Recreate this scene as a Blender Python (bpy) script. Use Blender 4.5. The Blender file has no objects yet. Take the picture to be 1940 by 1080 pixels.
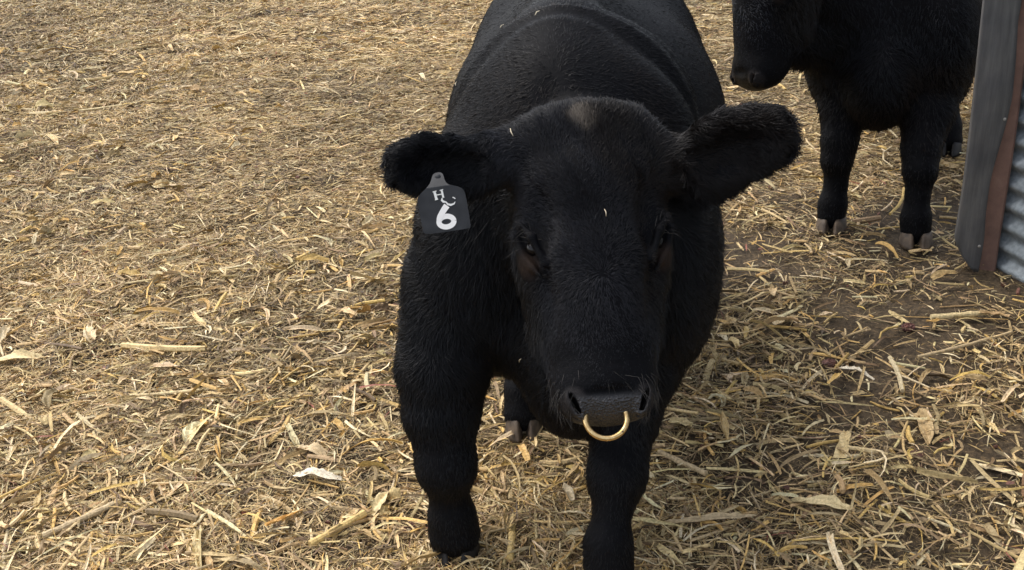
import bpy, bmesh, math, time
import numpy as np
from mathutils import Vector, Matrix
T0 = time.time()
sc = bpy.context.scene
col = sc.collection

# ------------------------------------------------------------------ camera
PITCH, ROLL = math.radians(25.6), math.radians(3.0)
_d = Vector((0, math.cos(PITCH), -math.sin(PITCH)))
_u0 = Vector((0, math.sin(PITCH), math.cos(PITCH)))
_x0 = Vector((1, 0, 0))
_r = math.cos(ROLL)*_x0 - math.sin(ROLL)*_u0
_u = math.sin(ROLL)*_x0 + math.cos(ROLL)*_u0
cam = bpy.data.cameras.new('camera')
cam_o = bpy.data.objects.new('camera', cam)
col.objects.link(cam_o)
m = Matrix((_r, _u, -_d)).transposed().to_4x4()
m.translation = Vector((0, 0, 1.6))
cam_o.matrix_world = m
cam.sensor_width = 36
cam.lens = 36*2200/1940
cam.clip_start = 0.05
cam.clip_end = 500
sc.camera = cam_o

# ------------------------------------------------------------------ sky, sun, exposure
SUN_EL, SUN_AZ = math.radians(58), math.radians(-55)     # azimuth: from +Y towards +X
w = bpy.data.worlds.new('World')
sc.world = w
w.use_nodes = True
nt = w.node_tree
nt.nodes.clear()
wo = nt.nodes.new('ShaderNodeOutputWorld')
bg = nt.nodes.new('ShaderNodeBackground')
sky = nt.nodes.new('ShaderNodeTexSky')
sky.sky_type = 'NISHITA'
sky.sun_disc = False
sky.sun_elevation = SUN_EL
sky.sun_rotation = SUN_AZ
sky.air_density = 1.0
sky.dust_density = 3.0
hsv = nt.nodes.new('ShaderNodeHueSaturation')
hsv.inputs['Saturation'].default_value = 0.45      # thin overcast: the blue is washed out
nt.links.new(sky.outputs[0], hsv.inputs['Color'])
nt.links.new(hsv.outputs[0], bg.inputs[0])
bg.inputs[1].default_value = 0.15
nt.links.new(bg.outputs[0], wo.inputs[0])
sun = bpy.data.lights.new('sun', 'SUN')
sun.energy = .75
sun.angle = math.radians(38)
sun.color = (1.0, 0.94, 0.85)
sun_o = bpy.data.objects.new('sun', sun)
col.objects.link(sun_o)
sd = Vector((math.sin(SUN_AZ)*math.cos(SUN_EL), math.cos(SUN_AZ)*math.cos(SUN_EL), math.sin(SUN_EL)))
sun_o.rotation_euler = sd.to_track_quat('Z', 'Y').to_euler()
sun_o.location = (0, 0, 6)
sc.view_settings.view_transform = 'Standard'
sc.view_settings.look = 'None'
sc.view_settings.exposure = 1.2
sc.view_settings.gamma = 1

# ------------------------------------------------------------------ helpers
def tag(o, label=None, cat=None, group=None, kind=None):
    if label: o['label'] = label
    if cat: o['category'] = cat
    if group: o['group'] = group
    if kind: o['kind'] = kind
    return o

def empty(name, loc):
    o = bpy.data.objects.new(name, None)
    o.empty_display_size = 0.1
    o.location = loc
    col.objects.link(o)
    return o

def mesh_obj(name, V, Fs, mat, parent=None, smooth=True, attrs=None):
    """V (n,3) world coordinates; Fs (m,k) one polygon size, or a list of faces."""
    V = np.asarray(V, dtype=np.float32)
    me = bpy.data.meshes.new(name)
    if isinstance(Fs, np.ndarray):
        k = Fs.shape[1]; nf = len(Fs)
        me.vertices.add(len(V)); me.loops.add(nf*k); me.polygons.add(nf)
        if parent is not None: V = V - np.array(parent.location, dtype=np.float32)
        me.vertices.foreach_set('co', V.ravel())
        me.loops.foreach_set('vertex_index', Fs.astype(np.int32).ravel())
        me.polygons.foreach_set('loop_start', (np.arange(nf)*k).astype(np.int32))
        me.polygons.foreach_set('use_smooth', np.full(nf, smooth))
        me.update(calc_edges=True)
        me.validate()
    else:
        if parent is not None: V = V - np.array(parent.location, dtype=np.float32)
        me.from_pydata([tuple(map(float, v)) for v in V], [], [tuple(map(int, f)) for f in Fs])
        for p in me.polygons: p.use_smooth = smooth
        me.update()
    if attrs:
        for an, arr in attrs.items():
            a = me.color_attributes.new(an, 'FLOAT_COLOR', 'POINT')
            full = np.ones((len(V), 4), np.float32); full[:, :3] = arr
            a.data.foreach_set('color', full.ravel())
    me.materials.append(mat)
    o = bpy.data.objects.new(name, me)
    col.objects.link(o)
    if parent is not None: o.parent = parent
    return o

def new_mat(name, base=(.5, .5, .5), rough=.6, spec=.5, metal=0.):
    mt = bpy.data.materials.new(name); mt.use_nodes = True
    b = mt.node_tree.nodes['Principled BSDF']
    b.inputs['Base Color'].default_value = (*base, 1)
    b.inputs['Roughness'].default_value = rough
    b.inputs['Specular IOR Level'].default_value = spec
    b.inputs['Metallic'].default_value = metal
    return mt, mt.node_tree, b

def N(t, typ, **kw):
    n = t.nodes.new(typ)
    for k, v in kw.items():
        if k in n.inputs: n.inputs[k].default_value = v
        else: setattr(n, k, v)
    return n

def ramp(t, src, stops):
    r = t.nodes.new('ShaderNodeValToRGB')
    e = r.color_ramp.elements
    while len(e) < len(stops): e.new(0.5)
    for i, (p, c) in enumerate(stops):
        e[i].position = p
        e[i].color = (*c, 1) if len(c) == 3 else c
    t.links.new(src, r.inputs[0])
    return r

# value noise (2-D), smooth, in numpy
def vnoise(x, y, scale, seed=0):
    rs = np.random.RandomState(seed); G = rs.rand(128, 128)
    u = np.asarray(x)/scale + 37.3; v = np.asarray(y)/scale + 51.7
    i = np.floor(u).astype(int); j = np.floor(v).astype(int)
    fu = u-i; fv = v-j
    fu = fu*fu*(3-2*fu); fv = fv*fv*(3-2*fv)
    g = lambda a, b: G[a % 128, b % 128]
    return (g(i, j)*(1-fu)*(1-fv)+g(i+1, j)*fu*(1-fv)+g(i, j+1)*(1-fu)*fv+g(i+1, j+1)*fu*fv)

def fbm(x, y, scale, seed=0, octs=3):
    s = 0; a = 1; tot = 0
    for o in range(octs):
        s = s + a*vnoise(x, y, scale/2**o, seed+o*7); tot += a; a *= .5
    return s/tot

# ------------------------------------------------------------------ the lie of the land
def sstep(a, b, x):
    t = np.clip((x-a)/(b-a), 0, 1); return t*t*(3-2*t)

def ground_h(x, y):
    x = np.asarray(x, float); y = np.asarray(y, float)
    h = (fbm(x, y, .9, 3, 3)-.5)*.05 + (fbm(x, y, .15, 11, 3)-.5)*.045
    return h*.9 - .008

def straw_cover(x, y):
    """0 bare damp earth .. 1 thick mat"""
    n = fbm(x, y, .55, 21, 3); n2 = fbm(x, y, .22, 5, 2)
    side = sstep(.30, .62, x)*sstep(4.6, 3.4, y)          # trodden bare strip by the shed
    n3 = fbm(x, y, .42, 77, 2)
    c = 1.0 - side*(.78 + 1.0*(n-.5) + .9*(n2-.5))
    c -= (1-side)*.38*sstep(.50, .70, n3*.6+n2*.4)
    return np.clip(c, .08, 1)

# ------------------------------------------------------------------ materials
def soil_material():
    mt, t, b = new_mat('soil', rough=.85, spec=.25)
    tc = N(t, 'ShaderNodeTexCoord')
    n1 = N(t, 'ShaderNodeTexNoise', Scale=3.0, Detail=8.0, Roughness=.65)
    n2 = N(t, 'ShaderNodeTexNoise', Scale=70.0, Detail=6.0, Roughness=.7)
    t.links.new(tc.outputs['Object'], n1.inputs['Vector']); t.links.new(tc.outputs['Object'], n2.inputs['Vector'])
    r1 = ramp(t, n1.outputs['Fac'], [(.3, (.075, .056, .038)), (.7, (.150, .115, .074))])
    r2 = ramp(t, n2.outputs['Fac'], [(.35, (.35, .33, .31)), (.55, (.85, .8, .72)), (.72, (2.0, 1.75, 1.3))])
    mx = N(t, 'ShaderNodeMix', data_type='RGBA', blend_type='MULTIPLY'); mx.inputs[0].default_value = 1
    t.links.new(r1.outputs[0], mx.inputs[6]); t.links.new(r2.outputs[0], mx.inputs[7])
    t.links.new(mx.outputs[2], b.inputs['Base Color'])
    bp = N(t, 'ShaderNodeBump', Strength=.9, Distance=.012)
    t.links.new(n2.outputs['Fac'], bp.inputs['Height']); t.links.new(bp.outputs[0], b.inputs['Normal'])
    return mt

def straw_material():
    mt, t, b = new_mat('dry_stalk', rough=.62, spec=.35)
    a = N(t, 'ShaderNodeAttribute', attribute_name='tint')
    tc = N(t, 'ShaderNodeTexCoord')
    n = N(t, 'ShaderNodeTexNoise', Scale=160.0, Detail=3.0)
    t.links.new(tc.outputs['Object'], n.inputs['Vector'])
    r = ramp(t, n.outputs['Fac'], [(.3, (.62, .60, .56)), (.6, (1.08, 1.06, 1.02))])
    mx = N(t, 'ShaderNodeMix', data_type='RGBA', blend_type='MULTIPLY'); mx.inputs[0].default_value = 1
    t.links.new(a.outputs['Color'], mx.inputs[6]); t.links.new(r.outputs[0], mx.inputs[7])
    t.links.new(mx.outputs[2], b.inputs['Base Color'])
    return mt

def hide_material(name, brown=0.):
    mt, t, b = new_mat(name, rough=.62, spec=.2)
    a = N(t, 'ShaderNodeAttribute', attribute_name='tint')
    tc = N(t, 'ShaderNodeTexCoord')
    n = N(t, 'ShaderNodeTexNoise', Scale=90.0, Detail=5.0, Roughness=.65)
    n3 = N(t, 'ShaderNodeTexNoise', Scale=420.0, Detail=2.0)
    t.links.new(tc.outputs['Object'], n.inputs['Vector']); t.links.new(tc.outputs['Object'], n3.inputs['Vector'])
    r = ramp(t, n.outputs['Fac'], [(.3, (.7, .7, .7)), (.7, (1.25, 1.25, 1.25))])
    mx = N(t, 'ShaderNodeMix', data_type='RGBA', blend_type='MULTIPLY'); mx.inputs[0].default_value = 1
    t.links.new(a.outputs['Color'], mx.inputs[6]); t.links.new(r.outputs[0], mx.inputs[7])
    t.links.new(mx.outputs[2], b.inputs['Base Color'])
    wt = N(t, 'ShaderNodeAttribute', attribute_name='wet')
    rr = N(t, 'ShaderNodeMapRange'); rr.inputs['To Min'].default_value = .62; rr.inputs['To Max'].default_value = .30
    t.links.new(wt.outputs['Fac'], rr.inputs['Value']); t.links.new(rr.outputs[0], b.inputs['Roughness'])
    sr_ = N(t, 'ShaderNodeMapRange'); sr_.inputs['To Min'].default_value = .07; sr_.inputs['To Max'].default_value = .5
    t.links.new(wt.outputs['Fac'], sr_.inputs['Value']); t.links.new(sr_.outputs[0], b.inputs['Specular IOR Level'])
    vo = N(t, 'ShaderNodeTexVoronoi', Scale=230.0); t.links.new(tc.outputs['Object'], vo.inputs['Vector'])
    pb = N(t, 'ShaderNodeBump', Distance=.0022); t.links.new(vo.outputs['Distance'], pb.inputs['Height']); t.links.new(wt.outputs['Fac'], pb.inputs['Strength'])
    bp = N(t, 'ShaderNodeBump', Strength=.5, Distance=.004)
    t.links.new(pb.outputs[0], bp.inputs['Normal'])
    t.links.new(n.outputs['Fac'], bp.inputs['Height'])
    bp2 = N(t, 'ShaderNodeBump', Strength=.4, Distance=.001)
    t.links.new(n3.outputs['Fac'], bp2.inputs['Height']); t.links.new(bp.outputs[0], bp2.inputs['Normal'])
    t.links.new(bp2.outputs[0], b.inputs['Normal'])
    return mt

def hair_material():
    mt, t, b = new_mat('black_hair', rough=.42, spec=.20)
    a = N(t, 'ShaderNodeAttribute', attribute_name='tint')
    t.links.new(a.outputs['Color'], b.inputs['Base Color'])
    return mt

M_soil, M_straw, M_hide, M_hair = soil_material(), straw_material(), hide_material('black_hide'), hair_material()

# ------------------------------------------------------------------ implicit bodies -> one continuous mesh
class Field:
    def __init__(s, xs, ys, zs):
        s.x, s.y, s.z = [np.asarray(a, np.float32) for a in (xs, ys, zs)]
        s.D = np.full((len(xs), len(ys), len(zs)), .25, np.float32)
    def _box(s, lo, hi):
        sl = []
        for a, l, h in zip((s.x, s.y, s.z), lo, hi):
            i, j = np.searchsorted(a, l), np.searchsorted(a, h)
            if j <= i: return None
            sl.append(slice(i, j))
        return tuple(sl)
    def _put(s, sl, d, k, sub):
        A = s.D[sl]
        if sub:
            d = -d
            h = np.maximum(k-np.abs(A-d), 0)/k
            s.D[sl] = np.maximum(A, d)+h*h*k*.25
        else:
            h = np.maximum(k-np.abs(A-d), 0)/k
            s.D[sl] = np.minimum(A, d)-h*h*k*.25
    def ell(s, c, R, axes=None, k=.05, sub=False):
        c = np.array(c, float); R = np.array(R, float)
        A = np.eye(3) if axes is None else np.array(axes, float)       # rows: axes
        ext = np.sqrt(((A*R[:, None])**2).sum(0))+k+.03
        sl = s._box(c-ext, c+ext)
        if sl is None: return
        X = (s.x[sl[0]]-c[0])[:, None, None]; Y = (s.y[sl[1]]-c[1])[None, :, None]; Z = (s.z[sl[2]]-c[2])[None, None, :]
        k0 = 0; k1 = 0
        for a, r in zip(A, R):
            q = (X*np.float32(a[0])+Y*np.float32(a[1])+Z*np.float32(a[2]))/np.float32(r)
            k0 = k0+q*q; k1 = k1+(q/np.float32(r))**2
        k0 = np.sqrt(k0); k1 = np.sqrt(k1)+1e-6
        s._put(sl, np.where(k0 < .25, -float(min(R)), k0*(k0-1)/k1).astype(np.float32), k, sub)
    def cone(s, a, b, ra, rb, k=.04, sub=False):
        a = np.array(a, float); b = np.array(b, float)
        rm = max(ra, rb)+k+.03
        sl = s._box(np.minimum(a, b)-rm, np.maximum(a, b)+rm)
        if sl is None: return
        X = (s.x[sl[0]]-a[0])[:, None, None]; Y = (s.y[sl[1]]-a[1])[None, :, None]; Z = (s.z[sl[2]]-a[2])[None, None, :]
        e = b-a; L2 = float(e@e)
        t = np.clip((X*np.float32(e[0])+Y*np.float32(e[1])+Z*np.float32(e[2]))/np.float32(L2), 0, 1)
        d = np.sqrt((X-t*np.float32(e[0]))**2+(Y-t*np.float32(e[1]))**2+(Z-t*np.float32(e[2]))**2)-(ra+(rb-ra)*t)
        s._put(sl, d.astype(np.float32), k, sub)
    def chain(s, pts, k=.04):
        for (a, ra), (b, rb) in zip(pts[:-1], pts[1:]):
            s.cone(a, b, ra, rb, k)
    def mesh(s):
        D = s.D; I = D < 0
        nx, ny, nz = D.shape
        c = np.zeros((nx-1, ny-1, nz-1), np.uint8)
        for i in (0, 1):
            for j in (0, 1):
                for k in (0, 1):
                    c += I[i:nx-1+i, j:ny-1+j, k:nz-1+k]
        act = (c > 0) & (c < 8)
        ix, iy, iz = np.nonzero(act)
        idx = np.full(act.shape, -1, np.int32); idx[ix, iy, iz] = np.arange(len(ix))
        P = np.zeros((len(ix), 3)); cnt = np.zeros(len(ix))
        co = (s.x, s.y, s.z)
        cor = [(i, j, k) for i in (0, 1) for j in (0, 1) for k in (0, 1)]
        for a in cor:
            for ax in range(3):
                if a[ax]: continue
                b = list(a); b[ax] = 1
                va = D[ix+a[0], iy+a[1], iz+a[2]]; vb = D[ix+b[0], iy+b[1], iz+b[2]]
                mk = (va < 0) != (vb < 0)
                t = np.where(mk, va/np.where(mk, va-vb, 1), 0)
                p = np.stack([co[q][(ix, iy, iz)[q]+a[q]] for q in range(3)], 1).astype(float)
                n = (ix, iy, iz)[ax]
                p[:, ax] += t*(co[ax][n+1]-co[ax][n])
                P += p*mk[:, None]; cnt += mk
        P /= cnt[:, None]
        Q = []
        for ax in range(3):
            sh = [slice(1, None)]*3
            lo = [slice(1, -1)]*3; lo[ax] = slice(0, -1)
            hi = [slice(1, -1)]*3; hi[ax] = slice(1, None)
            A = I[tuple(lo)]; B = I[tuple(hi)]
            e = np.argwhere(A != B)
            off = [1, 1, 1]; off[ax] = 0
            e = e+np.array(off)
            flip = I[e[:, 0], e[:, 1], e[:, 2]]
            u, v = [(1, 2), (2, 0), (0, 1)][ax]
            def g(du, dv):
                f = e.copy(); f[:, u] -= du; f[:, v] -= dv
                return idx[f[:, 0], f[:, 1], f[:, 2]]
            q = np.stack([g(1, 1), g(0, 1), g(0, 0), g(1, 0)], 1)
            q[~flip] = q[~flip][:, ::-1]
            Q.append(q)
        Q = np.concatenate(Q); Q = Q[(Q >= 0).all(1)]
        return P, Q

def relax(P, Q, n=2, lam=.5):
    e = np.concatenate([Q[:, [0, 1]], Q[:, [1, 2]], Q[:, [2, 3]], Q[:, [3, 0]]])
    for _ in range(n):
        S = np.zeros_like(P); c = np.zeros(len(P))
        for a, b in ((0, 1), (1, 0)):
            for q in range(3): S[:, q] += np.bincount(e[:, a], P[e[:, b], q], len(P))
            c += np.bincount(e[:, a], minlength=len(P))
        P = P+lam*(S/np.maximum(c, 1)[:, None]-P)
    return P

def vnormals(P, Q):
    n = np.cross(P[Q[:, 2]]-P[Q[:, 0]], P[Q[:, 3]]-P[Q[:, 1]])
    Nn = np.zeros_like(P)
    for c in range(4):
        for q in range(3): Nn[:, q] += np.bincount(Q[:, c], n[:, q], len(P))
    return Nn/np.maximum(np.linalg.norm(Nn, axis=1), 1e-9)[:, None]

def unit(v):
    v = np.asarray(v, float)
    return v/np.maximum(np.linalg.norm(v, axis=-1, keepdims=True), 1e-9)

def axis_grid(segs):
    out = [segs[0][0]]
    for a, b, st in segs:
        n = max(1, int(round((b-a)/st)))
        out += list(np.linspace(a, b, n+1)[1:])
    return np.array(out)

# ------------------------------------------------------------------ the bulls
def head_frame(O, Ldir, Fdir):
    L = unit(Ldir); Fv = np.array(Fdir, float); Fv = unit(Fv-(Fv@L)*L)
    X = unit(np.cross(L, Fv)) ; 
    return np.array(O, float), X, L, Fv

def build_bull(name, cfg):
    O, X, L, Fv = cfg['head']
    if X[0]*cfg['xsign'] < 0: X = -X
    AX = np.array([X, L, Fv])
    H = lambda x, l, f: O+x*X+l*L+f*Fv
    bo, byaw = np.array(cfg['body_o'], float), cfg['yaw']
    bs = np.array([math.sin(byaw), math.cos(byaw), 0.]); bt = np.array([math.cos(byaw), -math.sin(byaw), 0.])
    B = lambda s_, t_, z: np.array([bo[0], bo[1], 0])+s_*bs+t_*bt+np.array([0, 0, z+cfg.get('dz', 0)])
    AB = np.array([bt, bs, [0, 0, 1]])
    F = Field(*cfg['grid'])
    wd = cfg['width']
    # trunk
    F.ell(B(.36, 0, .68), (.258*wd, .30, .35), AB, .05)
    F.ell(B(.92, .010, .65), (.336*wd, .52, .355), AB, .10)
    F.ell(B(1.22, 0, .78), (.26*wd, .33, .28), AB, .10)
    F.ell(B(.62, -.02, .96), (.09, .40, .12), AB, .14)            # withers
    F.ell(B(.33, 0, .47), (.19, .20, .22), AB, .10)
    F.ell(B(*cfg['brisket']), cfg['brisket_r'], AB, .08)
    for sgn in (-1, 1):
        F.ell(B(.24, sgn*.190*wd, .58), (.110, .18, .25), AB, .10)   # shoulder
        F.ell(B(1.22, sgn*.16, .66), (.135, .25, .27), AB, .09)      # thigh
    # neck
    nb = B(.44, 0, .82); ne = H(0, .15, -.19)
    F.cone(nb, ne, .215, .125, .08)
    for c_, r_, k_ in cfg['rolls']:
        F.ell(B(*c_), r_, AB, k_)
    F.cone(B(.24, .03, .62), H(0, .28, -.24), .12, .06, .08)        # throat
    for a_, b_, r1_, r2_ in cfg.get('fill', []):
        F.cone(a_, b_, r1_, r2_, .06)
    # legs
    for ch in cfg['legs']:
        F.chain(ch, .022)
    # tail
    F.chain([(B(1.52, 0, .95), .035), (B(1.60, 0, .85), .024), (B(1.63, 0, .6), .016), (B(1.63, 0, .38), .03), (B(1.62, 0, .26), .012)], .03)
    # head
    F.ell(H(0, .120, -.105), (.128, .118, .100), AX, .04)
    F.ell(H(0, .21, -.085), (.126, .17, .080), AX, .05)
    F.ell(H(0, .022, -.080), (.100, .044, .06), AX, .05)        # poll
    for sg in (-1, 1):
        F.ell(H(sg*.103, .262, -.082), (.034, .060, .042), AX, .05)   # brow / orbit
        F.ell(H(sg*.076, .310, -.145), (.046, .150, .085), AX, .05)    # jaw muscle
        F.ell(H(sg*.051, .525, -.058), (.033, .042, .040), AX, .03)   # nostril wing
        F.ell(H(sg*.052, .500, -.090), (.032, .055, .036), AX, .03)
        F.ell(H(sg*.062, .42, -.105), (.034, .10, .050), AX, .05)   # lip
    F.cone(H(0, .27, -.082), H(0, .48, -.066), .080, .060, .04)
    F.ell(H(0, .37, -.070), (.096, .19, .058), AX, .03)
    F.ell(H(0, .36, -.052), (.060, .15, .040), AX, .03)
    F.ell(H(0, .505, -.062), (.078, .062, .050), AX, .03)
    F.ell(H(0, .535, -.066), (.056, .038, .042), AX, .02)          # nose pad
    F.cone(H(-.004, -.002, -.085), H(-.004, -.030, -.082), .011, .006, .01)
    F.ell(H(0, .49, -.128), (.050, .075, .036), AX, .03)          # chin
    if cfg.get('plain'): F.cone(H(0, .28, -.16), H(0, .47, -.115), .080, .060, .04)
    # hollows
    for sg in (-1, 1):
        if not cfg.get('plain'): F.ell(H(sg*.112, .345, -.040), (.028, .07, .020), AX, .03, True)
        F.ell(H(sg*.106, .205, -.035), (.030, .05, .018), AX, .04, True)
            # nostril: a comma opening outward and up
        sa = unit(np.array([-sg*.36, .93, 0.])); sb = np.array([sa[1], -sa[0], 0.])
        wa = sa[0]*X+sa[1]*L; wb = sb[0]*X+sb[1]*L
        AN = np.array([wa, wb, Fv])
        F.ell(H(sg*.0605, .536, -.024), (.029, .0140, .014), AN, .007)
        F.ell(H(sg*.0620, .533, -.026), (.0215, .0056, .030), AN, .004, True)
        F.ell(H(sg*.0550, .550, -.040), (.0120, .0080, .024), AN, .005, True)
        # eye opening, slanting down to the nose
        e1 = H(sg*.136, .222, -.066); e2 = H(sg*.104, .292, -.044)
        F.cone(e1, e2, .012, .0075, .008, True)
        F.chain([(H(sg*.134, .205, -.056), .005), (H(sg*.116, .232, -.041), .007), (H(sg*.097, .285, -.036), .005)], .012)  # upper lid
        F.chain([(H(sg*.142, .222, -.078), .0045), (H(sg*.134, .256, -.068), .005), (H(sg*.118, .285, -.055), .005), (H(sg*.104, .304, -.044), .004)], .007)  # lower lid
    F.ell(H(0, .518, -.006), (.034, .009, .006), AX, .010, True)      # crease above the pad
    F.ell(H(0, .560, -.106), (.070, .035, .006), AX, .010, True)      # mouth
    # ears
    for e in cfg['ears']:
        base, tip, nrm, wid = [np.array(v, float) if not np.isscalar(v) else v for v in e[:4]]
        a = tip-base; ln = np.linalg.norm(a); a = a/ln
        nn = unit(nrm-(nrm@a)*a); bb = np.cross(nn, a)
        AE = np.array([a, bb, nn])
        F.cone(base-a*.05-nn*.01, base+a*.04, .038, .034, .03)
        F.cone(H(math.copysign(.085, (base-O)@X), .055, -.095), base+a*.015+np.array([0, 0, .010]), .046, .034, .05)
        F.ell(base+a*ln*.56, (ln*.48, wid*.5, .028), AE, .02)
        F.ell(base+a*ln*.76-bb*wid*.04*e[4], (ln*.25, wid*(.45 if e[4] > 0 else .37), .022), AE, .02)
        F.ell(base+a*ln*.30+bb*wid*.16*e[4], (ln*.32, wid*.42, .026), AE, .02)
        F.ell(base+a*ln*.54+nn*.030, (ln*.36, wid*.34, .036), AE, .018, True)
    P, Q = F.mesh()
    P = relax(P, Q, 1, .5)
    Nn = vnormals(P, Q)
    # skin folds across the neck behind the poll: a roll, then a sharp crease
    qs = (P-np.array([bo[0], bo[1], 0]))@bs; qt = (P-np.array([bo[0], bo[1], 0]))@bt
    topm = sstep(.72, .86, P[:, 2])*sstep(.5, .4, np.abs(qt))
    for s0, amp, sl, ph in cfg.get('folds', []):
        u_ = qs-(s0+.25*qt*qt+.012*np.sin(qt*17+ph))
        f_ = np.where(u_ < 0, np.exp(u_/.05), -np.exp(-u_/.035))*np.clip(np.abs(u_)/.018, 0, 1)*(.35+.9*fbm(qt, qs, .10, 61, 2))
        P = P+Nn*(amp*f_*topm*(Nn[:, 2] > -.2))[:, None]
    Nn = vnormals(P, Q)
    # colour of the skin
    q = P-O
    hx, hl, hf = q@X, q@L, q@Fv
    inhead = sstep(.20, .15, np.abs(hx))*sstep(-.035, .03, hl)*(hl < .64)*sstep(-.25, -.17, hf+.0*hl)*(hf < .08)
    base = np.array([.0032, .0032, .0040])
    C = np.tile(base, (len(P), 1))
    wp = (sstep(.516, .532, hl)*sstep(.070, .055, np.abs(hx))*sstep(-.106, -.094, hf)*inhead)[:, None]
    low = sstep(-.045, -.085, hf)[:, None]
    C = C*(1-wp)+wp*(np.array([.020, .018, .018])*(1-low)+np.array([.028, .018, .014])*low)*cfg.get('padk', 1)
    for sg in (-1, 1):
        dd = np.sqrt((hx-sg*.124)**2+((hl-.280)*.8)**2+(hf+.060)**2)
        ww = (sstep(.032, .006, dd)*inhead)[:, None]
        C = C*(1-ww)+ww*np.array([.022, .0145, .011])
        dd = np.sqrt((hx-sg*.0625)**2*1.6+(hl-.534)**2)
        ww = (sstep(.034, .022, dd)*inhead*(hf > -.05))[:, None]
        C = C*(1-ww)+ww*np.array([.019, .017, .017])
        for (cx, cl, cf) in ((.0645, .520, -.03), (.052, .55, -.05)):
            dd = np.sqrt((hx-sg*cx)**2+(hl-cl)**2+(hf-cf)**2)
    wet = np.repeat(wp, 3, 1)*(.25 if cfg.get('plain') else 1)
    root = empty(name, (bo[0]+.35*bs[0], bo[1]+.35*bs[1], 0))
    body = mesh_obj('body', P, Q, M_hide, root, True, {'tint': C, 'wet': wet})
    # eyes
    for sg in (-1, 1):
        c = H(sg*.111, .250, -.068)
        mt = M_eye
        V, Fc = sphere(c, .0160, 20, 14)
        mesh_obj('eye', V, Fc, mt, root)
    # hooves
    for hi, hoof in enumerate(cfg['hooves']):
        V, Fc = hoof_mesh(*hoof)
        ho = mesh_obj('hoof', V, Fc, M_hoof_dark if cfg.get('dark_hind') and hi > 1 else (M_hoof_pale if hi > 1 else cfg['hoof_mat']), root, True)
    eyew = np.zeros(len(P))
    for sg in (-1, 1):
        eyew = np.maximum(eyew, sstep(.048, .026, np.sqrt((hx-sg*.122)**2+((hl-.262)*.75)**2+(hf+.058)**2))*inhead)
    return dict(eyew=eyew, root=root, P=P, Q=Q, N=Nn, hx=hx, hl=hl, hf=hf, inhead=inhead, H=H, B=B, bs=bs, bt=bt, X=X, L=L, Fv=Fv, O=O, pad=wp[:, 0])

def sphere(c, r, n=16, m_=10, sc3=(1, 1, 1)):
    V = [c+np.array([0, 0, r*sc3[2]])]
    for i in range(1, m_):
        th = math.pi*i/m_
        for j in range(n):
            ph = 2*math.pi*j/n
            V.append(c+r*np.array([math.sin(th)*math.cos(ph)*sc3[0], math.sin(th)*math.sin(ph)*sc3[1], math.cos(th)*sc3[2]]))
    V.append(c-np.array([0, 0, r*sc3[2]]))
    Fc = []
    for j in range(n): Fc.append((0, 1+j, 1+(j+1) % n))
    for i in range(m_-2):
        for j in range(n):
            a = 1+i*n+j; b = 1+i*n+(j+1) % n
            Fc.append((a, a+n, b+n, b))
    l = len(V)-1
    for j in range(n): Fc.append((l, l-n+(j+1) % n, l-n+j))
    return np.array(V), Fc

def hoof_mesh(c, fwd, size, h):
    """two claws side by side, split in front; c: centre on the ground, fwd: toe direction"""
    c = np.array(c, float); f = unit(np.array([fwd[0], fwd[1], 0.])); rt = np.array([f[1], -f[0], 0.])
    V = []; Fc = []
    for sg in (-1, 1):
        o = len(V); n = 18; rings = 6
        for k in range(rings):
            u = k/(rings-1)
            zz = h*u; sc_ = 1.0-.24*u; back = -.014*u
            if k == rings-1: sc_ *= .8
            for j in range(n):
                a = 2*math.pi*j/n
                x = math.cos(a)*size*.245*sc_
                y = math.sin(a)*size*(.62 if math.sin(a) > 0 else .42)*sc_
                if math.sin(a) > 0: x *= (1-.42*math.sin(a)**2); 
                x += -sg*0
                cx = sg*size*.262 - sg*(.09*size*max(0, math.sin(a))**2)
                V.append(c+rt*(x+cx)+f*(y+back)+np.array([0, 0, zz+.002]))
        for k in range(rings-1):
            for j in range(n):
                a_ = o+k*n+j; b_ = o+k*n+(j+1) % n
                Fc.append((a_, b_, b_+n, a_+n))
        Fc.append(tuple(o+j for j in range(n))[::-1]); Fc.append(tuple(o+(rings-1)*n+j for j in range(n)))
    return np.array(V), Fc

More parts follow.
